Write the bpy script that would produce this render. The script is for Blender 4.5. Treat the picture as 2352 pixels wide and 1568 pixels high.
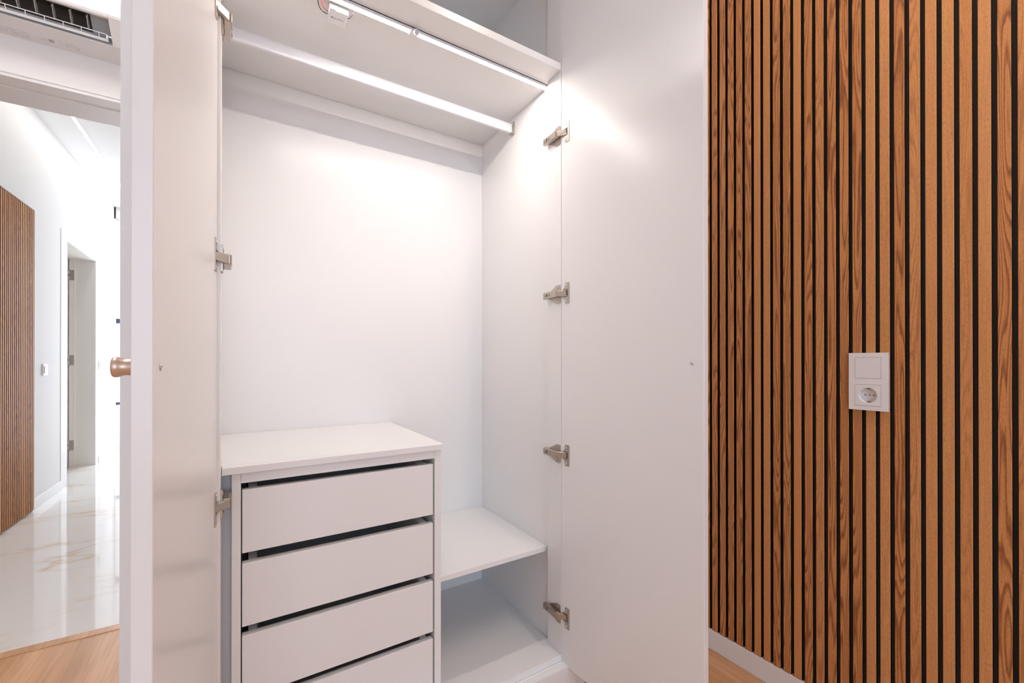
import bpy, bmesh, math, random
from mathutils import Matrix, Vector
random.seed(7)
for o in list(bpy.data.objects): bpy.data.objects.remove(o, do_unlink=True)
SC = bpy.context.scene
COL = SC.collection
R = math.radians

# ------------------------------------------------------------------ camera
CAMZ = 1.0226
cam_d = bpy.data.cameras.new('camera'); cam = bpy.data.objects.new('camera', cam_d); COL.objects.link(cam)
cam_d.sensor_width = 36.0; cam_d.lens = 985.26 / 2352 * 36.0; cam_d.shift_y = 41.0 / 2352
cam_d.clip_start = .02
cam.location = (0, 0, CAMZ); cam.rotation_euler = (R(90.13), 0, R(-32.40))
SC.camera = cam

# ------------------------------------------------------------------ world + large lights + exposure
W = bpy.data.worlds.new('world'); SC.world = W; W.use_nodes = True
bg = W.node_tree.nodes['Background']; bg.inputs[0].default_value = (.82, .90, 1.0, 1); bg.inputs[1].default_value = 2.2
SC.view_settings.view_transform = 'Standard'; SC.view_settings.look = 'None'
SC.view_settings.gamma = 1.0; SC.view_settings.use_curve_mapping = False
SC.view_settings.exposure = 0.26

def area(name, loc, rot, sx, sy, energy, color):
    l = bpy.data.lights.new(name, 'AREA'); l.shape = 'RECTANGLE'; l.size = sx; l.size_y = sy; l.energy = energy; l.color = color
    o = bpy.data.objects.new(name, l); COL.objects.link(o); o.location = loc; o.rotation_euler = rot
    return o
# daylight entering through the bedroom window behind the camera and through the corridor's end window
area('window_back_offscreen', (-.35, -2.62, 1.45), (R(90), 0, 0), 2.3, 1.9, 12, (.50, .68, 1.0))
area('corridor_window_daylight', (-.64, 6.56, 1.3), (R(-90), 0, 0), .9, 2.3, 18, (.86, .93, 1.0))

# ------------------------------------------------------------------ materials
def mat(name, col, rough=.5, metal=0.0, spec=.5, emit=None, emit_s=0, bump=0, bump_scale=200, coat=0):
    m = bpy.data.materials.new(name); m.use_nodes = True
    nt = m.node_tree; b = nt.nodes['Principled BSDF']
    b.inputs['Base Color'].default_value = (*col, 1); b.inputs['Roughness'].default_value = rough
    b.inputs['Metallic'].default_value = metal; b.inputs['Specular IOR Level'].default_value = spec
    b.inputs['Coat Weight'].default_value = coat
    if emit: b.inputs['Emission Color'].default_value = (*emit, 1); b.inputs['Emission Strength'].default_value = emit_s
    if bump:
        tc = nt.nodes.new('ShaderNodeTexCoord'); n = nt.nodes.new('ShaderNodeTexNoise'); n.inputs['Scale'].default_value = bump_scale
        bp = nt.nodes.new('ShaderNodeBump'); bp.inputs['Strength'].default_value = bump; bp.inputs['Distance'].default_value = .001
        nt.links.new(tc.outputs['Object'], n.inputs['Vector']); nt.links.new(n.outputs['Fac'], bp.inputs['Height'])
        nt.links.new(bp.outputs['Normal'], b.inputs['Normal'])
    return m

def ramp(nt, stops):
    r = nt.nodes.new('ShaderNodeValToRGB'); e = r.color_ramp.elements
    while len(e) < len(stops): e.new(.5)
    for el, (p, c) in zip(e, stops): el.position = p; el.color = (*c, 1)
    return r

def math_node(nt, op, a=None, b=None, clamp=False):
    n = nt.nodes.new('ShaderNodeMath'); n.operation = op; n.use_clamp = clamp
    for i, v in enumerate((a, b)):
        if v is None: continue
        if isinstance(v, (int, float)): n.inputs[i].default_value = v
        else: nt.links.new(v, n.inputs[i])
    return n.outputs[0]

def mix_col(nt, fac, a, b, mode='MIX'):
    n = nt.nodes.new('ShaderNodeMix'); n.data_type = 'RGBA'; n.blend_type = mode
    for i, v in ((0, fac), (6, a), (7, b)):
        if isinstance(v, (int, float)): n.inputs[i].default_value = v
        elif isinstance(v, tuple): n.inputs[i].default_value = (*v, 1)
        else: nt.links.new(v, n.inputs[i])
    return n.outputs[2]

def slat_wood(name, light, mid, dark, deep):
    """oak veneer on an upright slat: local y across the slat, local z along it; every slat differs by its object random"""
    m = bpy.data.materials.new(name); m.use_nodes = True; nt = m.node_tree; b = nt.nodes['Principled BSDF']
    L = nt.links.new
    tc = nt.nodes.new('ShaderNodeTexCoord'); oi = nt.nodes.new('ShaderNodeObjectInfo')
    rnd = oi.outputs['Random']
    off = nt.nodes.new('ShaderNodeCombineXYZ')
    L(math_node(nt, 'MULTIPLY', rnd, 37.0), off.inputs[0]); L(math_node(nt, 'MULTIPLY', rnd, 91.0), off.inputs[2])
    def coords(sy, sz):
        mp = nt.nodes.new('ShaderNodeMapping'); mp.inputs['Scale'].default_value = (1, sy, sz)
        L(tc.outputs['Object'], mp.inputs['Vector'])
        ad = nt.nodes.new('ShaderNodeVectorMath'); ad.operation = 'ADD'; L(mp.outputs[0], ad.inputs[0]); L(off.outputs[0], ad.inputs[1])
        return ad.outputs[0]
    def noise(vec, scale, detail=2, rough=.5, dist=0):
        n = nt.nodes.new('ShaderNodeTexNoise'); n.inputs['Scale'].default_value = scale; n.inputs['Detail'].default_value = detail
        n.inputs['Roughness'].default_value = rough; n.inputs['Distortion'].default_value = dist
        L(vec, n.inputs['Vector']); return n.outputs['Fac']
    # growth-ring contours: a slow field, sliced into bands
    field = noise(coords(30, 1.7), 1.0, 1.0, .4)
    wob = noise(coords(260, 26), 1.0, 2, .6)
    field = math_node(nt, 'ADD', field, math_node(nt, 'MULTIPLY', wob, .022))
    bands = math_node(nt, 'FRACT', math_node(nt, 'MULTIPLY', field, 17.0))
    rr = ramp(nt, [(0, (.0,)*3), (.45, (.12,)*3), (.80, (.95,)*3), (.93, (.55,)*3), (1, (0,)*3)]); L(bands, rr.inputs[0])
    ring = rr.outputs['Color']
    # straight fine grain and pores
    fine = noise(coords(520, 9), 1.0, 3, .6)
    pores = noise(coords(1000, 130), 1.0, 2, .6)
    pr = ramp(nt, [(.50, (0,)*3), (.68, (1,)*3)]); L(pores, pr.inputs[0])
    slow = noise(coords(14, 1.1), 1.0, 2, .5)
    # which slats show flame figure: from the random number
    sel = math_node(nt, 'FRACT', math_node(nt, 'MULTIPLY', rnd, 13.37))
    flame = nt.nodes.new('ShaderNodeMapRange'); flame.inputs[1].default_value = .30; flame.inputs[2].default_value = .55
    flame.inputs[3].default_value = .08; flame.inputs[4].default_value = .85; L(sel, flame.inputs[0])
    base = mix_col(nt, slow, light, mid)
    tone = math_node(nt, 'FRACT', math_node(nt, 'MULTIPLY', rnd, 7.13))
    base = mix_col(nt, math_node(nt, 'MULTIPLY', tone, .45), base, mid)
    base = mix_col(nt, math_node(nt, 'MULTIPLY', flame.outputs[0], .40), base, deep)
    c = mix_col(nt, math_node(nt, 'MULTIPLY', math_node(nt, 'MULTIPLY', ring, flame.outputs[0]), math_node(nt, 'ADD', math_node(nt, 'MULTIPLY', fine, 1.0), .55)), base, dark)
    c = mix_col(nt, math_node(nt, 'MULTIPLY', math_node(nt, 'SUBTRACT', fine, .40, True), .75), c, dark)
    c = mix_col(nt, math_node(nt, 'MULTIPLY', pr.outputs['Color'], .42), c, dark)
    L(c, b.inputs['Base Color']); b.inputs['Roughness'].default_value = .52; b.inputs['Specular IOR Level'].default_value = .3
    bp = nt.nodes.new('ShaderNodeBump'); bp.inputs['Strength'].default_value = .25; bp.inputs['Distance'].default_value = .0006
    L(pores, bp.inputs['Height']); L(bp.outputs['Normal'], b.inputs['Normal'])
    return m

def oak_floor_mat():
    m = bpy.data.materials.new('oak_laminate'); m.use_nodes = True; nt = m.node_tree; b = nt.nodes['Principled BSDF']; L = nt.links.new
    tc = nt.nodes.new('ShaderNodeTexCoord'); oi = nt.nodes.new('ShaderNodeObjectInfo')
    def noise(sc, scale, detail, w=0):
        mp = nt.nodes.new('ShaderNodeMapping'); mp.inputs['Scale'].default_value = sc
        L(tc.outputs['Object'], mp.inputs['Vector'])
        n = nt.nodes.new('ShaderNodeTexNoise'); n.noise_dimensions = '4D'; n.inputs['Scale'].default_value = scale; n.inputs['Detail'].default_value = detail
        L(math_node(nt, 'MULTIPLY', oi.outputs['Random'], 50.0), n.inputs['W'])
        L(mp.outputs[0], n.inputs['Vector']); return n.outputs['Fac']
    a = noise((9, 1.1, 1), 1.6, 3); f = noise((160, 5, 1), 1.0, 3)
    r1 = ramp(nt, [(.30, (.56, .285, .130)), (.52, (.70, .385, .190)), (.72, (.80, .48, .26))]); L(a, r1.inputs[0])
    c = mix_col(nt, math_node(nt, 'MULTIPLY', math_node(nt, 'SUBTRACT', f, .42, True), 1.3), r1.outputs[0], (.36, .17, .075))
    L(c, b.inputs['Base Color']); b.inputs['Roughness'].default_value = .38
    return m

def marble_mat():
    m = bpy.data.materials.new('white_gold_marble'); m.use_nodes = True; nt = m.node_tree; b = nt.nodes['Principled BSDF']; L = nt.links.new
    tc = nt.nodes.new('ShaderNodeTexCoord')
    mp = nt.nodes.new('ShaderNodeMapping'); mp.inputs['Rotation'].default_value = (0, 0, R(-20)); mp.inputs['Location'].default_value = (.7, 1.9, 0); mp.inputs['Scale'].default_value = (.9, 3.0, 1)
    L(tc.outputs['Object'], mp.inputs['Vector'])
    n = nt.nodes.new('ShaderNodeTexNoise'); n.inputs['Scale'].default_value = 1.15; n.inputs['Detail'].default_value = 5; n.inputs['Roughness'].default_value = .55
    n.inputs['Distortion'].default_value = .7
    L(mp.outputs[0], n.inputs['Vector'])
    v = math_node(nt, 'ABSOLUTE', math_node(nt, 'SUBTRACT', n.outputs['Fac'], .5))
    r1 = ramp(nt, [(0, (1,)*3), (.010, (.5,)*3), (.035, (.0,)*3)]); L(v, r1.inputs[0])
    mk = nt.nodes.new('ShaderNodeTexNoise'); mk.inputs['Scale'].default_value = 2.3; mk.inputs['Detail'].default_value = 2
    L(tc.outputs['Object'], mk.inputs['Vector'])
    r2 = ramp(nt, [(.45, (0,)*3), (.60, (1,)*3)]); L(mk.outputs['Fac'], r2.inputs[0])
    cl = nt.nodes.new('ShaderNodeTexNoise'); cl.inputs['Scale'].default_value = 1.3; cl.inputs['Detail'].default_value = 3
    L(tc.outputs['Object'], cl.inputs['Vector'])
    base = mix_col(nt, cl.outputs['Fac'], (.91, .89, .87), (.85, .82, .79))
    fac = math_node(nt, 'MULTIPLY', r1.outputs[0], r2.outputs[0])
    L(mix_col(nt, math_node(nt, 'MULTIPLY', fac, .75), base, (.68, .43, .20)), b.inputs['Base Color'])
    b.inputs['Roughness'].default_value = .06
    return m

M = {}
M['laminate'] = mat('white_laminate', (.845, .835, .832), .27, bump=.03, bump_scale=900)
M['wall'] = mat('white_wall_paint', (.87, .855, .85), .75, bump=.05, bump_scale=300)
M['ceiling'] = mat('white_ceiling_paint', (.88, .87, .86), .85)
M['white_trim'] = mat('white_painted_trim', (.84, .82, .82), .4)
M['white_plastic'] = mat('white_plastic', (.86, .85, .86), .28)
M['grey_plastic'] = mat('grey_plastic', (.42, .44, .47), .45)
M['felt'] = mat('black_felt', (.045, .038, .033), .95, bump=.3, bump_scale=2500)
M['slat_side'] = mat('black_slat_side', (.010, .008, .007), .8)
M['slat'] = slat_wood('oak_slat_veneer', (.79, .41, .165), (.67, .275, .088), (.21, .060, .016), (.62, .225, .062))
M['nickel'] = mat('nickel_plated_steel', (.50, .44, .385), .36, metal=1)
M['steel'] = mat('zinc_screw', (.66, .66, .68), .3, metal=1)
M['aluminium'] = mat('brushed_aluminium', (.80, .80, .83), .48, metal=.35)
M['knob'] = mat('satin_bronze', (.62, .46, .36), .34, metal=.75)
M['led'] = mat('led_diffuser', (1, .97, .93), .5, emit=(1, .92, .855), emit_s=100)
M['led_corridor'] = mat('corridor_led_diffuser', (1, 1, 1), .5, emit=(1, .95, .88), emit_s=22)
M['led_room'] = mat('room_led_diffuser', (1, 1, 1), .5, emit=(1, .95, .90), emit_s=135)
M['led_wall'] = mat('wall_side_led_diffuser', (1, 1, 1), .5, emit=(1, .86, .73), emit_s=125)
M['oak_floor'] = oak_floor_mat()
M['marble'] = marble_mat()
M['red_wire'] = mat('red_wire', (.55, .03, .02), .4)
M['black_wire'] = mat('black_wire', (.02, .02, .02), .4)
M['red_ink'] = mat('dark_red_ink', (.12, .01, .015), .6)
M['grey_ink'] = mat('grey_ink', (.16, .15, .15), .6)
M['faint_ink'] = mat('faint_grey_ink', (.50, .49, .50), .6)
M['sensor'] = mat('grey_sensor_lens', (.52, .53, .60), .25)
M['brass'] = mat('brass_clip', (.50, .34, .16), .35, metal=1)
M['vane'] = mat('translucent_vane', (.55, .55, .56), .3)
M['fan'] = mat('dark_brown_fan', (.030, .022, .012), .6)
M['window_frame'] = mat('dark_blue_grey_frame', (.05, .07, .10), .4)
M['jamb'] = mat('cream_door_lining', (.86, .80, .74), .45)

# ------------------------------------------------------------------ builders
def link(name, me, parent=None, mats=(), matrix=None):
    o = bpy.data.objects.new(name, me); COL.objects.link(o)
    for m in mats: me.materials.append(m)
    if parent is not None: o.parent = parent
    return o
WORLD = {}          # parent name -> world matrix of parents, so that child meshes may be written in world coordinates
def wm(parent):
    if parent is None: return Matrix.Identity(4)
    return wm(parent.parent) @ parent.matrix_basis
class MB:
    """collects shapes (world coordinates) into one mesh"""
    def __init__(s): s.bm = bmesh.new()
    def box(s, x0, x1, y0, y1, z0, z1, mi=0, bevel=0, T=None):
        r = bmesh.ops.create_cube(s.bm, size=1.0)
        vs = r['verts']
        for v in vs: v.co = Vector(((x0+x1)/2 + v.co.x*(x1-x0), (y0+y1)/2 + v.co.y*(y1-y0), (z0+z1)/2 + v.co.z*(z1-z0)))
        fs = list({f for v in vs for f in v.link_faces})
        for f in fs: f.material_index = mi
        if bevel:
            es = list({e for v in vs for e in v.link_edges})
            rb = bmesh.ops.bevel(s.bm, geom=es, offset=bevel, segments=1, affect='EDGES', profile=.5)
            for f in rb['faces']: f.material_index = mi
            vs = list({v for f in rb['faces'] for v in f.verts} | {v for v in vs if v.is_valid})
        if T is not None:
            for v in vs: v.co = T @ v.co
        return s
    def prism(s, pts, axis, a, b, mi=0):
        """extrude a polygon; axis 'x': pts are (y,z); 'y': (x,z); 'z': (x,y)"""
        def co(p, t):
            return {'x': (t, p[0], p[1]), 'y': (p[0], t, p[1]), 'z': (p[0], p[1], t)}[axis]
        va = [s.bm.verts.new(co(p, a)) for p in pts]; vb = [s.bm.verts.new(co(p, b)) for p in pts]
        n = len(pts); fs = [s.bm.faces.new(va), s.bm.faces.new(vb[::-1])]
        for i in range(n): fs.append(s.bm.faces.new((va[i], vb[i], vb[(i+1) % n], va[(i+1) % n])))
        for f in fs: f.material_index = mi
        return s
    def cyl(s, c, axis, r, h, mi=0, seg=24, r2=None, T=None):
        """cylinder from c along axis by h"""
        r2 = r if r2 is None else r2
        ax = Vector({'x': (1, 0, 0), 'y': (0, 1, 0), 'z': (0, 0, 1)}[axis] if isinstance(axis, str) else axis).normalized()
        u = ax.orthogonal().normalized(); w = ax.cross(u); c = Vector(c)
        A, B = [], []
        for i in range(seg):
            t = 2*math.pi*i/seg; d = u*math.cos(t) + w*math.sin(t)
            A.append(s.bm.verts.new(c + d*r)); B.append(s.bm.verts.new(c + ax*h + d*r2))
        fs = [s.bm.faces.new(A[::-1]), s.bm.faces.new(B)]
        for i in range(seg):
            f = s.bm.faces.new((A[i], A[(i+1) % seg], B[(i+1) % seg], B[i])); f.smooth = True; fs.append(f)
        for f in fs: f.material_index = mi
        if T is not None:
            for v in A+B: v.co = T @ v.co
        return s
    def lathe(s, prof, c, axis, mi=0, seg=32, open0=False):
        ax = Vector({'x': (1, 0, 0), 'y': (0, 1, 0), 'z': (0, 0, 1)}[axis] if isinstance(axis, str) else axis).normalized()
        u = ax.orthogonal().normalized(); w = ax.cross(u); c = Vector(c); rings = []
        for r, h in prof:
            rings.append([s.bm.verts.new(c + ax*h + (u*math.cos(2*math.pi*i/seg) + w*math.sin(2*math.pi*i/seg))*max(r, 1e-5)) for i in range(seg)])
        for a, b in zip(rings, rings[1:]):
            for i in range(seg):
                f = s.bm.faces.new((a[i], a[(i+1) % seg], b[(i+1) % seg], b[i])); f.smooth = True; f.material_index = mi
        for rr, rev in ((rings[0], True), (rings[-1], False)):
            if open0 and rev: continue
            f = s.bm.faces.new(rr[::-1] if rev else rr); f.material_index = mi
        return s
    def tube(s, pts, r, mi=0, seg=8):
        pts = [Vector(p) for p in pts]; rings = []
        for i, p in enumerate(pts):
            d = (pts[min(i+1, len(pts)-1)] - pts[max(i-1, 0)]).normalized(); u = d.orthogonal().normalized(); w = d.cross(u)
            rings.append([s.bm.verts.new(p + (u*math.cos(2*math.pi*k/seg) + w*math.sin(2*math.pi*k/seg))*r) for k in range(seg)])
        for a, b in zip(rings, rings[1:]):
            for k in range(seg):
                f = s.bm.faces.new((a[k], a[(k+1) % seg], b[(k+1) % seg], b[k])); f.smooth = True; f.material_index = mi
        for rr in (rings[0][::-1], rings[-1]):
            f = s.bm.faces.new(rr); f.material_index = mi
        return s
    def build(s, name, mats, parent=None, local=False):
        bmesh.ops.recalc_face_normals(s.bm, faces=s.bm.faces)
        me = bpy.data.meshes.new(name)
        if not isinstance(mats, (list, tuple)): mats = [mats]
        if not local and parent is not None:
            inv = wm(parent).inverted()
            s.bm.transform(inv)
        # origin at the centre of the mesh's base, so that every object sits where it is
        vs = [v.co for v in s.bm.verts]
        c = Vector(((min(v.x for v in vs)+max(v.x for v in vs))/2, (min(v.y for v in vs)+max(v.y for v in vs))/2, min(v.z for v in vs)))
        s.bm.transform(Matrix.Translation(-c))
        s.bm.to_mesh(me); s.bm.free()
        o = link(name, me, parent, mats); o.location = c
        return o

def cut(target, cutter):
    """target minus cutter (two MB collections): returns the resulting mesh; cut faces keep the cutter's material index"""
    obs = []
    for m in (target, cutter):
        bmesh.ops.recalc_face_normals(m.bm, faces=m.bm.faces)
        m.bm.transform(Matrix.Scale(100, 4))          # millimetre parts: cut them enlarged, for precision
        me = bpy.data.meshes.new('cut'); m.bm.to_mesh(me); m.bm.free()
        for q in ('laminate', 'nickel'): me.materials.append(M[q])
        o = bpy.data.objects.new('cut', me); COL.objects.link(o); obs.append(o)
    md = obs[0].modifiers.new('cut', 'BOOLEAN'); md.operation = 'DIFFERENCE'; md.solver = 'EXACT'; md.use_self = True; md.object = obs[1]
    dg = bpy.context.evaluated_depsgraph_get()
    out = bpy.data.meshes.new_from_object(obs[0].evaluated_get(dg))
    for o in obs: bpy.data.objects.remove(o, do_unlink=True)
    out.materials.clear(); out.transform(Matrix.Scale(.01, 4))
    assert len(out.vertices)
    return out
def tag(o, label, cat, group=None):
    o['label'] = label; o['category'] = cat
    if group: o['group'] = group
    return o
def thing(name, label, cat, loc, group=None):
    o = bpy.data.objects.new(name, None); COL.objects.link(o); o.location = loc; o.empty_display_size = .05
    return tag(o, label, cat, group)
def struct(o): o['kind'] = 'structure'; return o
def box(name, x0, x1, y0, y1, z0, z1, m, parent=None, bevel=0):
    return MB().box(x0, x1, y0, y1, z0, z1, 0, bevel).build(name, m, parent)

# ------------------------------------------------------------------ measured layout (metres, floor at z = 0)
XS, XW = 1.4096, 1.432                 # slat fronts, right wall face
YFRONT, YDOORWALL, YCORR, YEND = 1.040, 2.2271, 2.450, 6.4785
XPIER, XC, XCR = -.184, -1.1959, -.10   # passage wall, corridor's left wall, corridor's right wall
HC, HB = 2.750, 2.72                   # corridor and bedroom ceilings
XL, XR, YB = -.0457, .8286, 1.5349     # wardrobe inside
XPL, XPR = -.0317, .8146               # hinge strips
Y0 = 1.0085                            # carcass front
XBL, YBK = -1.95, -2.60                # bedroom left and window walls

# ------------------------------------------------------------------ structure: bedroom
fl = struct(box('floor', XBL, XW, YBK, 2.1793, -.06, 0, M['oak_floor']))
struct(box('trim_1', XBL, XPIER, 2.1803, YDOORWALL-.004, -.06, .003, M['oak_floor'], bevel=.002))
struct(box('floor_corridor', XC-1.4, XCR, YDOORWALL-.004, YEND, -.06, 0, M['marble']))
struct(box('ceiling', XBL, XW+.1, YBK, YDOORWALL, HB, HB+.1, M['ceiling']))
struct(box('wall_right', XW, XW+.1, YBK, YFRONT, 0, HB, M['wall']))
struct(box('baseboard_right', XS-.0006, XW, -1.25, YFRONT-.012, 0, .0705, M['white_trim'], bevel=.0015))
# wall to the right of the wardrobe, behind its open door
struct(box('wall_front', .852, XW+.1, YFRONT, YFRONT+.10, 0, HB, M['wall']))
struct(box('baseboard_front', .856, XS-.001, YFRONT-.012, YFRONT, 0, .0705, M['white_trim'], bevel=.0015))
# passage wall that closes the wardrobe on its left
struct(MB().box(XPIER, XL-.020, YFRONT, YDOORWALL, 0, HB).build('wall_passage', M['wall']))
struct(MB().box(XPIER+.05, .852, YB+.03, YB+.10, 0, HB).box(XL-.02, .852, 1.06, YB+.03, 2.36, HB).build('wall_back', M['wall']))
struct(box('baseboard_passage', XPIER-.012, XPIER, YFRONT+.002, YDOORWALL-.02, 0, .0705, M['white_trim'], bevel=.0015))
struct(box('wall_left', XBL-.1, XBL, YBK, YDOORWALL, 0, HB, M['wall']))
wx0, wx1, wz0, wz1 = -1.5, .8, .5, 2.4
struct(MB().box(XBL, wx0, YBK-.1, YBK, 0, HB).box(wx1, XW+.1, YBK-.1, YBK, 0, HB).box(wx0, wx1, YBK-.1, YBK, 0, wz0)
       .box(wx0, wx1, YBK-.1, YBK, wz1, HB).build('wall_window', M['wall']))
w1 = struct(MB().box(wx0, wx0+.05, YBK-.08, YBK-.03, wz0, wz1).box(wx1-.05, wx1, YBK-.08, YBK-.03, wz0, wz1)
       .box(wx0+.05, wx1-.05, YBK-.08, YBK-.03, wz0, wz0+.05).box(wx0+.05, wx1-.05, YBK-.08, YBK-.03, wz1-.05, wz1)
       .box(-.375, -.325, YBK-.08, YBK-.03, wz0+.05, wz1-.05).build('window_1', M['white_trim']))
# ------------------------------------------------------------------ structure: wall with the doorway to the corridor
dx0, dx1, dz = -1.08, -.28, 2.0225
struct(MB().box(XBL-.1, dx0-.02, YDOORWALL, YCORR, 0, HC+.05).box(dx1+.02, XCR+.06, YDOORWALL, YCORR, 0, HC+.05)
       .box(dx0-.02, dx1+.02, YDOORWALL, YCORR, dz+.02, HC+.05).build('wall_doorway', M['wall']))
lin = MB()
for z0_, y0_, y1_ in ((dz, YDOORWALL-.003, 2.3026), (dz-.0036, 2.3026, 2.3472), (dz-.001, 2.3472, YCORR+.001)):
    lin.box(dx0-.02, dx1+.02, y0_, y1_, z0_, dz+.02)
    lin.box(dx0-.02, dx0-(z0_-dz), y0_, y1_, .003, z0_).box(dx1+(z0_-dz), dx1+.02, y0_, y1_, .003, z0_)
struct(lin.build('trim_2', M['white_trim']))
struct(MB().box(dx0-.075, dx1+.075, YDOORWALL-.006, YDOORWALL-.0005, dz+.012, dz+.016).build('trim_3', M['white_trim']))
# ------------------------------------------------------------------ structure: corridor
jy0, jy1, jh = 4.9117, 5.7375, 2.000          # open doorway in the corridor's left wall
WT = .215
struct(MB().box(XC-WT, XC, YCORR, jy0, 0, HC).box(XC-WT, XC, jy1, YEND, 0, HC).box(XC-WT, XC, jy0, jy1, jh, HC).build('wall_corridor_left', M['wall']))
struct(box('wall_corridor_right', XCR, XCR+.06, YCORR, YEND, 0, HC, M['wall']))
struct(box('ceiling_corridor', XC-WT, XCR+.06, YCORR, YEND, HC, HC+.1, M['ceiling']))
struct(box('baseboard_corridor', XC, XC+.010, 4.205, jy0-.145, 0, .072, M['white_trim'], bevel=.001))
struct(box('baseboard_corridor_end', XC, XC+.010, jy1+.09, YEND-.02, 0, .072, M['white_trim'], bevel=.001))
# room glimpsed through that doorway
struct(MB().box(XC-1.45, XC-1.4, jy0-.6, jy1+.3, 0, HC).box(XC-1.4, XC-WT, jy1+.25, jy1+.3, 0, HC).box(XC-1.4, XC-WT, jy0-.6, jy0-.55, 0, HC)
       .box(XC-1.4, XC-WT, jy0-.55, jy1+.25, HC-.05, HC).build('wall_side_room', M['wall']))
# door frame: lining + casing, with the three hinges and the opened leaf behind it
d1 = struct(MB().box(XC-.140, XC-.001, jy1-.004, jy1+.001, 0, jh-.002).box(XC-.180, XC-.140, jy1-.018, jy1+.001, 0, jh-.002)
            .box(XC-WT, XC-.180, jy1-.004, jy1+.001, 0, jh-.002).box(XC-WT, XC-.001, jy0, jy1, jh-.006, jh-.001)
            .box(XC-WT, XC-.001, jy0-.001, jy0+.004, 0, jh-.006).build('door_1', M['jamb']))
cs = MB(); cw = .075
cs.box(XC, XC+.004, jy0-.141, jy0-.001, 0, jh+.07, bevel=.001).box(XC, XC+.004, jy1+.001, jy1+cw, 0, jh+.07, bevel=.001).box(XC, XC+.004, jy0-.001, jy1+.001, jh, jh+.07, bevel=.001)
cs.build('casing', M['white_trim'], d1)
box('leaf', XC-.975, XC-.186, jy1-.060, jy1-.022, .01, jh-.01, M['jamb'], d1)
for zc in (1.838, 1.025, .210):
    h = MB().box(XC-.176, XC-.146, jy1-.0205, jy1-.018, zc-.048, zc+.048).cyl((XC-.182, jy1-.024, zc-.048), 'z', .006, .046).cyl((XC-.182, jy1-.024, zc+.002), 'z', .006, .046)
    h.build('hinge', M['nickel'], d1)
# corridor's end: glazed balcony door full of daylight
struct(MB().box(XC-.05, XCR+.06, YEND, YEND+.08, 2.62, HC+.05).box(XC-WT, XC+.012, YEND, YEND+.08, 0, HC).box(-.14, XCR+.06, YEND, YEND+.08, 0, 2.62).build('wall_corridor_end', M['wall']))
w2 = struct(MB().box(XC+.012, -.14, YEND+.02, YEND+.06, 2.485, 2.62).box(XC+.012, -.14, YEND+.02, YEND+.06, 0, .05)
            .box(-.18, -.14, YEND+.02, YEND+.06, .05, 2.485).build('window_2', M['white_trim']))
box('glazing_bar', XC+.012, -.18, YEND+.03, YEND+.05, 1.442, 1.495, M['window_frame'], w2)
box('glazing_bar', XC+.012, -.18, YEND+.03, YEND+.05, .516, .547, M['window_frame'], w2)
box('glazing_bar', XC+.012, -.18, YEND+.03, YEND+.05, 2.19, 2.30, M['white_trim'], w2)

# ------------------------------------------------------------------ wardrobe
wr = thing('wardrobe', 'white built-in wardrobe with two open doors beside the slatted wall', 'wardrobe', ((XL+XR)/2, 1.28, 0))
LM = M['laminate']
TOP = 2.2916
box('side_panel', XL-.018, XL, Y0, YB+.02, .122, 2.335, LM, wr)
box('side_panel', XR, XR+.018, Y0, YB+.02, .122, 2.335, LM, wr)
box('back_panel', XL, XR, YB, YB+.012, .122, 2.335, LM, wr)
box('top_panel', XL, XR, Y0, YB, TOP, TOP+.018, LM, wr)
box('bottom_panel', XL, XR, Y0, YB, .122, .1405, LM, wr, bevel=.0006)
box('hinge_strip', XR-.014, XR, Y0, 1.0746, .1405, TOP, LM, wr, bevel=.0005)
box('hinge_strip', XL, XL+.014, Y0, 1.0746, .1405, TOP, LM, wr, bevel=.0005)
ZS = 1.8941
MB().box(XL+.0145, XR-.0145, Y0, 1.076, ZS, ZS+.0215, bevel=.0008).box(XL+.0005, XR-.0005, 1.0755, YB-.0015, ZS, ZS+.0215).build('shelf', LM, wr)
MB().box(.4530, XR-.0005, 1.0935, YB-.0005, .4170, .4325, bevel=.0008).build('shelf', LM, wr)
MB().box(XPL-.03, XR+.018, .9805, .9985, 0.0, .1215, bevel=.0008).box(XPL-.03, XR+.018, .9985, 1.10, .1035, .1215).build('plinth', LM, wr)

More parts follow.
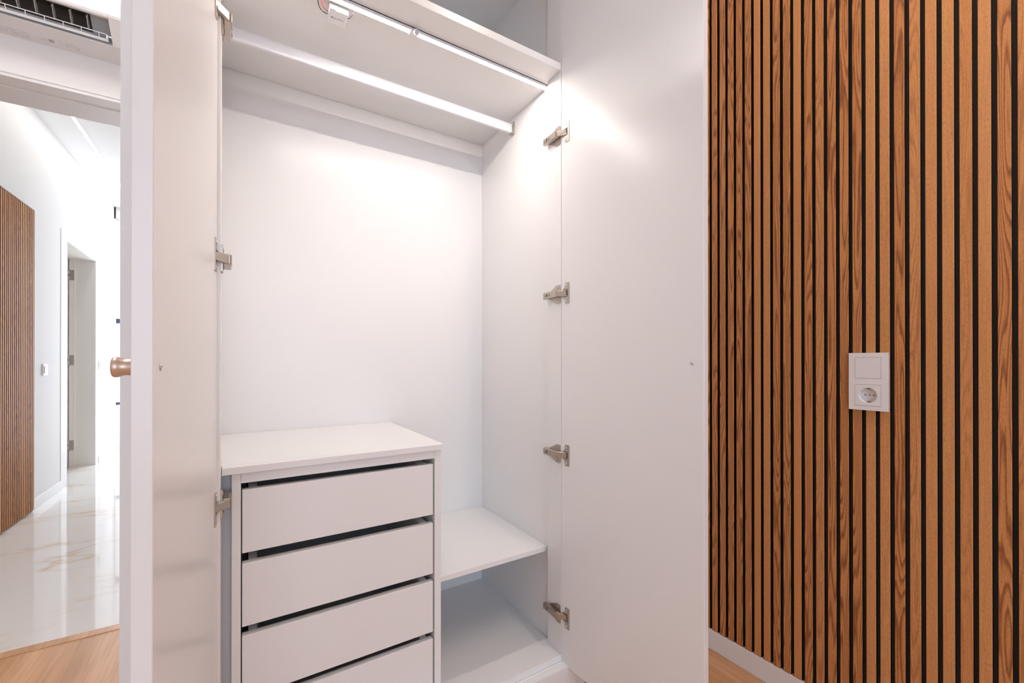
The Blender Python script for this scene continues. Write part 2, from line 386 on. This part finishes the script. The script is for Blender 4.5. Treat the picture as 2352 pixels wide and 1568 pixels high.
HINGE_Z = (2.171, 1.7010, 1.2220, .7410, .2600)
CUP = (.0085, .0275, .0115)          # pocket of a hinge cup: from, to along the door, half height
def make_door(side):
    a = R(5.7) if side > 0 else R(4.85)
    wdt, th, zb, zt = .4415, .018, .116, 2.33
    if side > 0: hx, hy, th_rot = .8154, 1.0076, -(math.pi/2 - a)
    else: hx, hy, th_rot = -.0375, 1.0076, -(math.pi/2 + a)
    m = MB()
    ys = (0, th) if side > 0 else (-th, 0)
    m.box(0, wdt, ys[0], ys[1], zb, zt, 0, bevel=.0008)
    pk = MB(); py = sorted((-.002, .0115)) if side > 0 else sorted((.002, -.0115))
    for zc in HINGE_Z: pk.box(CUP[0], CUP[1], py[0], py[1], zc-CUP[2], zc+CUP[2], 1)
    me = cut(m, pk); me.name = 'door'
    o = link('door', me, wr, [LM, M['nickel']])
    T = wm(wr).inverted() @ Matrix.Translation((hx, hy, 0)) @ Matrix.Rotation(th_rot, 4, 'Z')
    o.matrix_basis = T
    # knob on the outer face near the free edge
    ko = th if side > 0 else -th
    kz, kx = 1.0155, wdt-.028
    sgn = 1 if side > 0 else -1
    prof = [(.0098, 0), (.0093, .003), (.0088, .007), (.0086, .010), (.0089, .0125), (.0099, .0148), (.0106, .0165), (.0107, .0192), (.0101, .0207), (.0, .0210)]
    k = MB().lathe([(r, h) for r, h in prof], (kx, ko, kz), (0, sgn, 0)).build('knob', M['knob'], o, local=True)
    # screw of the knob on the inner face
    sc = MB().cyl((kx, 0, kz), (0, -sgn, 0), .0040, .0014, 0, 20, r2=.0030)
    yy = sorted((-sgn*.0006, -sgn*.003))
    sl_ = MB().box(kx-.0024, kx+.0024, yy[0], yy[1], kz-.0006, kz+.0006).box(kx-.0006, kx+.0006, yy[0]-.0001, yy[1]+.0001, kz-.0024, kz+.0024)
    sm = MB(); sm.bm.from_mesh(cut(sc, sl_)); sm.build('screw', M['steel'], o, local=True)
    return o

def make_hinge(door, side, zc):
    """concealed cup hinge: plate and arm on the hinge strip (world frame), cup in the door (door frame)"""
    m = MB(); xp = XPR if side > 0 else XPL; s = -1 if side > 0 else 1      # s points into the wardrobe's middle
    def X(u): return xp + s*u
    def bx(u0, u1, y0, y1, z0, z1, mi=0, bevel=0):
        a, b = sorted((X(u0), X(u1))); m.box(a, b, y0, y1, zc+z0, zc+z1, mi, bevel)
    # butterfly mounting plate
    pl = [(1.0105, -.0255), (1.0125, -.0272), (1.0285, -.0272), (1.0345, -.0235), (1.060, -.0105), (1.060, .0105), (1.0345, .0235), (1.0285, .0272), (1.0125, .0272), (1.0105, .0255)]
    m.prism([(y, zc+z) for y, z in pl], 'x', X(.0002), X(.0035))
    # arm (U-shaped channel) with its raised front cap
    ar = MB().box(*sorted((X(.0035), X(.0165))), 1.0125, 1.078, zc-.0100, zc+.0100, 0, .0016)
    sl_ = MB().box(*sorted((X(.0075), X(.0200))), 1.0555, 1.0600, zc-.0042, zc+.0042)
    m.bm.from_mesh(cut(ar, sl_))
    bx(.0160, .0180, 1.0130, 1.0335, -.0094, .0094, 0, .0010)
    # adjusting screws, slot
    for y, r in ((1.0690, .0050), (1.0475, .0038)):
        hd = MB().cyl((X(.0164), y, zc), (s, 0, 0), r*.8, .0016, 0, 16)
        gr = MB().box(*sorted((X(.0168), X(.0200))), y-.0007, y+.0007, zc-r, zc+r)
        m.bm.from_mesh(cut(hd, gr))
    # wing screws
    for q in (-1, 1):
        m.cyl((X(.0035), 1.0225, zc+q*.0178), (s, 0, 0), .0044, .0010, 0, 16); m.cyl((X(.0045), 1.0225, zc+q*.0178), (s, 0, 0), .0024, .0006, 0, 12)
        m.cyl((X(.0035), 1.0345, zc+q*.0150), (s, 0, 0), .0028, .0006, 0, 12)
    # link between arm and cup
    T = wm(door)
    a = Vector((X(.0110), 1.016, zc)); b = T @ Vector((.0190, (.0035 if side > 0 else -.0035), zc))
    d = (b-a); L = d.length; yaw = math.atan2(d.y, d.x)
    TT = Matrix.Translation(a) @ Matrix.Rotation(yaw, 4, 'Z')
    m.box(0, L, -.0042, .0042, -.0085, .0085, 0, .0012, TT)
    m.cyl((L*.45, -.0047, 0), 'y', .0030, .0094, 0, 14, T=TT)
    # cup flange in the plane of the door
    sg = -1 if side > 0 else 1                     # inner side of the door in door frame
    def D(x, y, z): return T @ Vector((x, sg*y, z))
    out = [(.0330, -.0290), (.0315, -.0312), (.0175, -.0312), (.0155, -.0290), (.0155, -.0165)]
    n = 9
    for i in range(1, n): 
        t = -math.pi*.62 + (math.pi*1.24)*i/n
        out.append((.0215 - .0178*math.cos(t), .0178*math.sin(t)))
    out += [(.0155, .0165), (.0155, .0290), (.0175, .0312), (.0315, .0312), (.0330, .0290)]
    fl_ = MB(); va = [fl_.bm.verts.new(D(x, .0, zc+z)) for x, z in out]; vb = [fl_.bm.verts.new(D(x, .0018, zc+z)) for x, z in out]
    fl_.bm.faces.new(va); fl_.bm.faces.new(vb[::-1])
    for i in range(len(out)): fl_.bm.faces.new((va[i], vb[i], vb[(i+1) % len(out)], va[(i+1) % len(out)]))
    ho = MB().box(CUP[0], CUP[1], -.003, .005, zc-CUP[2], zc+CUP[2], T=T)
    m.bm.from_mesh(cut(fl_, ho))
    for z0, z1 in ((-.0098, -.0082), (.0082, .0098)):
        pts = [(.0095, z0), (.0268, z0), (.0268, z1), (.0095, z1)]
        a4 = [m.bm.verts.new(D(x, .0020, zc+z)) for x, z in pts]; b4 = [m.bm.verts.new(D(x, .0036, zc+z)) for x, z in pts]
        m.bm.faces.new(b4)
        for i in range(4): m.bm.faces.new((a4[i], a4[(i+1) % 4], b4[(i+1) % 4], b4[i]))
    nrm = (T.to_3x3() @ Vector((0, sg, 0)))
    for q in (-1, 1):
        m.cyl(D(.0215, .0018, zc+q*.0240), nrm, .0042, .0012, 2, 16, r2=.0034)
    return m.build('hinge', [M['nickel'], M['nickel'], M['steel']], door)

for side in (1, -1):
    d = make_door(side)
    for zc in HINGE_Z: make_hinge(d, side, zc)

# ------------------------------------------------------------------ chest of drawers standing in the wardrobe
ux0, ux1, uy0, uzb = -.0140, .4522, 1.0646, .1405
ch = thing('drawer_chest', 'white four-drawer chest with dark gaps above its plain fronts inside the wardrobe', 'drawers', ((ux0+ux1)/2, 1.28, uzb))
MB().box(XL+.0013, .4548, 1.0760, YB-.001, .7873, .8023).box(XPL+.001, .4548, 1.0526, 1.0760, .7873, .8023, bevel=.0007).build('top_board', LM, ch)
box('side_panel', ux0, ux0+.0165, uy0, YB-.003, uzb, .7868, LM, ch, bevel=.0006)
box('side_panel', ux1-.0180, ux1, uy0, YB-.003, uzb, .7868, LM, ch, bevel=.0006)
box('filler_strip', XL+.0005, ux0-.0005, 1.098, 1.114, uzb, .7868, LM, ch)
box('top_rail', ux0+.0168, ux1-.0183, uy0, uy0+.07, .7646, .7868, LM, ch)
box('back_panel', ux0+.0168, ux1-.0183, YB-.012, YB-.004, uzb, .7868, LM, ch)
fx0, fx1 = ux0+.0185, ux1-.0212
for zb_, zt_ in ((.6160, .7495), (.4608, .5943), (.3080, .4418), (.1560, .2900)):
    dr = MB().box(fx0, fx1, 1.0675, 1.0835, zb_, zt_, bevel=.0007).build('drawer', LM, ch)
    ia, ib = fx0+.0120, fx1-.0120
    box('drawer_side', ia, ia+.0165, 1.0838, 1.505, zb_+.012, zt_-.0005, LM, dr)
    box('drawer_side', ib-.0165, ib, 1.0838, 1.505, zb_+.012, zt_-.0005, LM, dr)
    box('drawer_back', ia+.0168, ib-.0168, 1.489, 1.505, zb_+.012, zt_-.0005, LM, dr)
    box('drawer_bottom', ia+.0168, ib-.0168, 1.0838, 1.489, zb_+.012, zb_+.018, LM, dr)

# ------------------------------------------------------------------ clothes rail
YR, ZRC = 1.2965, 1.8505
rl = thing('clothes_rail', 'oval aluminium clothes rail spanning the wardrobe under its upper shelf', 'clothes rail', ((XL+XR)/2, YR, ZRC-.02))
prof = []
hw, hh = .0075, .0168
for i in range(28):
    t = 2*math.pi*i/28
    y = hw*math.copysign(abs(math.cos(t))**.40, math.cos(t)); z = hh*math.copysign(abs(math.sin(t))**.60, math.sin(t))
    prof.append((YR+y, ZRC+z))
rm = MB().prism(prof, 'x', XL+.003, XR-.003)
for dy in (-.0045, -.002, .0005):
    rm.box(XL+.004, XR-.004, YR+dy-.0003, YR+dy+.0003, ZRC-hh-.0006+abs(dy)*.25, ZRC-hh+.002)
o = rm.build('rail', M['aluminium'], rl)
for f in o.data.polygons: f.use_smooth = False
for xa, s in ((XL, 1), (XR, -1)):
    b = MB()
    y0_, y1_ = YR-.0105, YR+.0105
    b.box(*sorted((xa+s*.0003, xa+s*.0020)), y0_+.002, y1_-.002, ZRC-.019, ZRC+.027, 0, .0008)
    b.box(*sorted((xa+s*.0020, xa+s*.0115)), y0_, y0_+.0020, ZRC-.016, ZRC+.010, 0)
    b.box(*sorted((xa+s*.0020, xa+s*.0115)), y1_-.0020, y1_, ZRC-.016, ZRC+.010, 0)
    b.box(*sorted((xa+s*.0020, xa+s*.0115)), y0_, y1_, ZRC-.0195, ZRC-.0160, 0)
    b.cyl((xa+s*.0020, YR, ZRC+.0215), (s, 0, 0), .0036, .0012, 1, 14)
    b.build('bracket', [M['nickel'], M['steel']], rl)

# ------------------------------------------------------------------ wardrobe light: surface channel with diffuser, sensor
ly0, ly1, lz = 1.0845, 1.1020, ZS-.0092
lg = thing('wardrobe_led_light', 'bright white LED strip light in an aluminium channel under the wardrobe shelf', 'strip light', ((XL+XR)/2, (ly0+ly1)/2, lz))
lx0, lx1 = .135, XR-.002
MB().box(lx0, lx1, ly0, ly0+.0016, lz, ZS-.0004).box(lx0, lx1, ly1-.0016, ly1, lz+.0010, ZS-.0004).box(lx0, lx1, ly0, ly1, ZS-.0022, ZS-.0004).build('channel', M['aluminium'], lg)
MB().prism([(ly0+.0018, lz-.0001), (ly1-.0018, lz+.0012), (ly1-.0018, lz+.0035), (ly0+.0018, lz+.0030)], 'x', lx0+.0005, lx1-.0005).build('diffuser', M['led'], lg)
sx = .3890
sd = Vector((.10, -.80, -.59)).normalized(); sp0 = Vector((sx, ly0+.002, lz+.0015))
MB().box(sx-.013, sx+.008, ly0-.0012, ly1+.0006, lz-.0012, lz+.0004).cyl(sp0, sd, .0072, .0125, 0, 28, r2=.0068).build('sensor_housing', M['white_plastic'], lg)
MB().lathe([(.0054, 0), (.0052, .0008), (.0040, .0020), (.0020, .0027), (0, .0029)], sp0 + sd*.0124, sd).build('sensor_lens', M['sensor'], lg)

# little driver / control box stuck to the shelf beside the light, with its wires
bx0, bx1, by0, by1, bz = .1830, .2265, 1.1120, 1.1640, ZS-.0165
db = thing('led_control_box', 'small white control box with red and black wires under the wardrobe shelf', 'control box', ((bx0+bx1)/2, (by0+by1)/2, bz))
MB().box(bx0, bx1, by0, by1, bz, ZS-.0003, bevel=.0012).build('case', M['white_plastic'], db)
MB().box(bx0+.014, bx1-.001, by0+.0005, by0+.014, bz-.0022, bz-.0001, bevel=.0006).build('terminal_block', M['white_plastic'], db)
pr = MB(); rs = random.Random(3); x = bx0+.0165
while x < bx1-.011:
    w = rs.uniform(.0006, .0013); pr.box(x, x+w, by0-.0002, by0+.0004, bz+.0040+rs.uniform(-.0004, .0004), bz+.0062); x += w+.00035
pr.build('printed_line', M['red_ink'], db)
lg2 = MB().cyl((bx0+.0100, by0+.0290, bz-.00025), 'z', .0022, .0003, 0, 16); x = bx0+.0135
while x < bx1-.008:
    w = rs.uniform(.0012, .0022); y = by0+.0290
    lg2.box(x, x+.0005, y-.0017, y+.0017, bz-.00025, bz+.0001); lg2.box(x, x+w, y+rs.choice((-.0016, 0, .0012)), y+rs.choice((-.0011, .0005, .0017)), bz-.00025, bz+.0001); x += w+.0008
lg2.build('printed_logo', M['grey_ink'], db)
def arc(p0, p1, p2, n=12):
    p0, p1, p2 = map(Vector, (p0, p1, p2))
    return [p0*(1-t)**2 + p1*2*t*(1-t) + p2*t*t for t in [i/n for i in range(n+1)]]
MB().tube(arc((bx0+.0005, by0+.024, bz+.006), (bx0-.020, by0+.008, bz-.004), (bx0-.022, by0-.018, ZS-.003)), .0011).build('red_wire', M['red_wire'], db)
MB().tube(arc((bx0+.0005, by0+.031, bz+.005), (bx0-.030, by0+.018, bz-.008), (bx0-.027, by0-.018, ZS-.003)), .0010).build('black_wire', M['black_wire'], db)
MB().tube(arc((bx1-.004, by0+.010, bz+.0005), (bx1+.004, by0+.012, bz-.007), (bx1+.0105, by0-.004, bz+.006)), .0009).build('lamp_wire', M['black_wire'], db)
MB().cyl((bx0-.010, by0+.006, ZS-.0004), (0, 0, -1), .0040, .0016, 0, 16).build('screw', M['steel'], db)

# ------------------------------------------------------------------ slatted panel on the right wall
def slat_mesh(name, wdt, depth, hgt, mats, gap=None):
    """front face and its arrises in veneer (slot 0), sides black (slot 1); front looks to -x, origin at front centre bottom"""
    bm = bmesh.new(); b = .0009; h = wdt/2
    pts = [(depth, -h), (b, -h), (0, -h+b), (0, h-b), (b, h), (depth, h)]
    for za, zb_ in (((0, hgt),) if gap is None else ((0, gap[0]), (gap[1], hgt))):
        A = [bm.verts.new((x, y, za)) for x, y in pts]; B = [bm.verts.new((x, y, zb_)) for x, y in pts]
        for i in range(6):
            f = bm.faces.new((A[i], A[(i+1) % 6], B[(i+1) % 6], B[i])); f.material_index = 0 if i in (1, 2, 3) else 1
        for c in (A[::-1], B): bm.faces.new(c).material_index = 1
    bmesh.ops.recalc_face_normals(bm, faces=bm.faces)
    me = bpy.data.meshes.new(name); bm.to_mesh(me); bm.free()
    for m in mats: me.materials.append(m)
    return me
sp = thing('slatted_wall_panel', 'warm oak slats on black felt covering the wall beside the wardrobe', 'slat panel', (XS+.012, 0, .0715))
PITCH, SW = .02947, .0205
sz0, sz1 = .0715, HB-.002
box('backing', XS+.0115, XW-.0005, -1.25, YFRONT-.003, sz0, sz1, M['felt'], sp)
sme = slat_mesh('slat', SW, .0112, sz1-sz0, [M['slat'], M['slat_side']])
cut_me = slat_mesh('slat', SW, .0112, sz1-sz0, [M['slat'], M['slat_side']], (.9070-sz0, .9540-sz0))   # slats bored for the socket box
k = 4
while True:
    yc = .9023 - SW/2 + k*PITCH
    if yc < -1.23: break
    s_ = bpy.data.objects.new('slat', cut_me if abs(yc-.4532) < .0325 else sme); COL.objects.link(s_); s_.parent = sp
    s_.location = Vector((XS, yc, sz0)) - sp.location
    k -= 1

# ------------------------------------------------------------------ switch and socket on the slats
oy0, oy1, oz0, oz1 = .4112, .4952, .8905, 1.0424
so = thing('switch_socket', 'white double frame with rocker switch above an earthed socket on the slats', 'socket', (XS, (oy0+oy1)/2, oz0))
yc = (oy0+oy1)/2; zt, zbm = .9664+.0360, .9664-.0360; hq = .0280
fm = MB(); xf = XS-.0090
for (a0, a1, b0, b1) in ((oy0, yc-hq, oz0, oz1), (yc+hq, oy1, oz0, oz1), (yc-hq, yc+hq, oz0, zbm-hq), (yc-hq, yc+hq, zbm+hq, zt-hq), (yc-hq, yc+hq, zt+hq, oz1)):
    fm.box(xf, XS-.0002, a0, a1, b0, b1)
bmesh.ops.remove_doubles(fm.bm, verts=fm.bm.verts, dist=1e-6)
fm.build('frame', M['white_plastic'], so)
rk = MB().prism([(XS-.0102, zt+hq-.0006), (XS-.0092, zt-hq+.0006), (XS-.003, zt-hq+.0006), (XS-.003, zt+hq-.0006)], 'y', yc-hq+.0006, yc+hq-.0006).build('rocker', M['white_plastic'], so)
zc = zbm
sk = MB().box(XS-.0096, XS-.0004, yc-hq+.0005, yc+hq-.0005, zbm-hq+.0005, zbm+hq-.0005).cyl((XS-.0020, yc, zc), (1, 0, 0), .0220, .0130, 0, 48)
bore = MB().cyl((XS+.0036, yc, zc), (-1, 0, 0), .0188, .016, 0, 48, r2=.0200)
me = cut(sk, bore); sk = MB(); sk.bm.from_mesh(me)
holes = MB()
for dy in (-.0095, .0095): holes.cyl((XS+.0104, yc+dy, zc), (-1, 0, 0), .0027, .010, 0, 20)
me = cut(sk, holes); sk = MB(); sk.bm.from_mesh(me)
sk = sk.build('socket_insert', M['white_plastic'], so)
MB().cyl((XS+.0036, yc, zc), (-1, 0, 0), .0026, .0006, 0, 16).build('screw', M['steel'], sk)
for q in (-1, 1):
    MB().box(XS-.0085, XS+.0035, yc-.0020, yc+.0020, zc+q*.0176-.0012, zc+q*.0176+.0012).build('earth_clip', M['brass'], sk)

# ------------------------------------------------------------------ air conditioner above the doorway
ax0, ax1 = -1.20, -.318
ac = thing('air_conditioner', 'white split air conditioner with open louvre mounted above the doorway', 'air conditioner', ((ax0+ax1)/2, 2.14, 2.1707))
yw = YDOORWALL-.0005
lower = [(yw, 2.1707), (2.1060, 2.1707), (2.1050, 2.1722), (2.1240, 2.1990), (2.1500, 2.2500), (2.1500, 2.4600), (yw, 2.4600)]
MB().prism(lower, 'x', ax0+.0545, -.3930).build('casing_lower', M['white_plastic'], ac)
upper = [(2.0344, 2.2250), (2.0300, 2.2280), (2.0255, 2.2350), (2.0210, 2.2620), (2.0210, 2.4380), (2.0420, 2.4600), (2.1495, 2.4600), (2.1495, 2.3100), (2.1000, 2.2780), (2.0560, 2.2330)]
MB().prism(upper, 'x', ax0+.055, -.3935).build('front_panel', M['white_plastic'], ac)
full = [(yw, 2.1707), (2.1060, 2.1707), (2.0344, 2.2250), (2.0300, 2.2280), (2.0255, 2.2350), (2.0210, 2.2620), (2.0210, 2.4380), (2.0420, 2.4600), (yw, 2.4600)]
MB().prism(full, 'x', -.3930, ax1).build('end_cap', M['white_plastic'], ac)
MB().prism(full, 'x', ax0, ax0+.0545).build('end_cap', M['white_plastic'], ac)
MB().prism([(2.1235, 2.2000), (2.1490, 2.2500), (2.1490, 2.3080), (2.1000, 2.2760), (2.0700, 2.2440), (2.0860, 2.2300)], 'x', -.4480, -.3936).build('outlet_cheek', M['grey_plastic'], ac)
MB().prism([(2.1300, 2.2130), (2.1490, 2.2510), (2.1490, 2.3080), (2.1010, 2.2770), (2.1080, 2.2500)], 'x', ax0+.056, -.4485).build('fan', M['fan'], ac)
MB().prism([(2.1052, 2.1716), (2.1042, 2.1723), (2.1225, 2.1990), (2.1240, 2.1985)], 'x', ax0+.056, -.3936).build('outlet_lip', M['grey_plastic'], ac)
lv = MB()
lv.prism([(2.0985, 2.1775), (2.0930, 2.1840), (2.0945, 2.1855), (2.1005, 2.1790)], 'x', ax0+.07, -.4030)
lv.prism([(2.0838, 2.1935), (2.0822, 2.1955), (2.0834, 2.1968), (2.0852, 2.1950)], 'x', ax0+.07, -.4075)
for k in range(17):
    xk = -.4275 - k*.0455
    if xk > ax0+.08: lv.prism([(2.0950, 2.1825), (2.0832, 2.1945), (2.0842, 2.1958), (2.0962, 2.1840)], 'x', xk-.0011, xk+.0011)
lv.box(-.4075, -.4035, 2.0835, 2.0985, 2.1800, 2.1955, 0, .001)
lv.box(-.4035, -.3938, 2.0885, 2.0925, 2.1900, 2.1940)
lv.build('louvre', M['white_plastic'], ac)
for k in range(16):
    xk = -.4560 - k*.0430
    if xk < ax0+.08: break
    pts = [(2.0960, 2.1990), (2.0800, 2.2150), (2.0720, 2.2300), (2.0800, 2.2420), (2.1000, 2.2330), (2.1120, 2.2150)]
    v = MB().prism(pts, 'x', xk-.0008, xk+.0008)
    v.prism([(2.0700, 2.2310), (2.0790, 2.2435), (2.0815, 2.2420), (2.0722, 2.2295)], 'x', xk-.0022, xk+.0022)
    v.build('vane', M['vane'], ac)
def print_block(x0, x1, y0, y1, rows, seed, dens=.75):
    r = random.Random(seed); m = MB(); zz = 2.1707
    for i in range(rows):
        y = y0 + (y1-y0)*(i+.5)/rows; x = x0
        while x < x1:
            w = r.uniform(.003, .009)
            if r.random() < dens: m.box(x, min(x+w, x1), y-.0006, y+.0006, zz-.0003, zz-.00005)
            x += w+.0014
    return m
print_block(-.712, -.630, 2.176, 2.216, 6, 1).build('printed_label', M['faint_ink'], ac)
print_block(-.615, -.572, 2.180, 2.212, 4, 2, .6).box(-.580, -.566, 2.180, 2.196, 2.1704, 2.17065).build('printed_label', M['faint_ink'], ac)
print_block(-.553, -.500, 2.172, 2.208, 6, 5).build('printed_label', M['faint_ink'], ac)

# ------------------------------------------------------------------ corridor fittings
cp = thing('corridor_slat_panel', 'tall oak slatted panel on the corridor wall before the open doorway', 'slat panel', (XC+.008, 3.3, .011))
cy1, cz0, cz1 = 4.196, .011, 2.0376
box('backing', XC+.0005, XC+.0060, 2.60, cy1, cz0, cz1, M['felt'], cp)
box('edge_trim', XC+.0005, XC+.0180, cy1+.0003, cy1+.004, cz0, cz1, M['grey_plastic'], cp)
box('edge_trim', XC+.0005, XC+.0180, 2.60, cy1+.004, cz1+.0003, cz1+.004, M['grey_plastic'], cp)
cme = slat_mesh('slat', .0175, .0105, cz1-cz0, [M['slat'], M['slat_side']])
yy = cy1-.0105
while yy > 2.62:
    s_ = bpy.data.objects.new('slat', cme); COL.objects.link(s_); s_.parent = cp; s_.rotation_euler = (0, 0, math.pi)
    s_.location = Vector((XC+.0167, yy, cz0)) - cp.location
    yy -= .0272
def wall_switch(y, z, label):
    t = thing('light_switch', label, 'light switch', (XC, y, z-.041), 'corridor light switches')
    box('frame', XC+.0003, XC+.010, y-.041, y+.041, z-.041, z+.041, M['white_plastic'], t, bevel=.002)
    box('rocker', XC+.0101, XC+.014, y-.0275, y+.0275, z-.0275, z+.0275, M['white_plastic'], t, bevel=.001)
wall_switch(4.431, .955, 'white single light switch between the corridor slats and the open doorway')
wall_switch(5.874, .972, 'white single light switch past the corridor doorway near the glazed end')
cl = thing('corridor_led_strip', 'long recessed LED line running along the corridor ceiling', 'strip light', (-1.0, 4.5, HC-.003))
box('diffuser', -1.010, -.990, 2.60, YEND-.08, HC-.0025, HC-.0003, M['led_corridor'], cl)
MB().box(-1.014, -1.0105, 2.595, YEND-.075, HC-.003, HC-.0003).box(-.9895, -.986, 2.595, YEND-.075, HC-.003, HC-.0003).build('profile', M['white_trim'], cl)
# ------------------------------------------------------------------ bedroom ceiling lights (linear profiles, above the frame)
def room_line(x, y0, y1, label, lm, half=.013):
    t = thing('ceiling_led_strip_offscreen', label, 'strip light', (x, (y0+y1)/2, HB-.003))
    box('diffuser_offscreen', x-half, x+half, y0, y1, HB-.0025, HB-.0003, M[lm], t)
    MB().box(x-half-.004, x-half-.0005, y0-.005, y1+.005, HB-.003, HB-.0003).box(x+half+.0005, x+half+.004, y0-.005, y1+.005, HB-.003, HB-.0003).build('profile', M['white_trim'], t)
room_line(-.57, .75, 1.85, 'recessed LED line on the bedroom ceiling leading to the doorway', 'led_room')
room_line(.92, -.70, .32, 'recessed LED line on the bedroom ceiling near the slatted wall', 'led_wall')
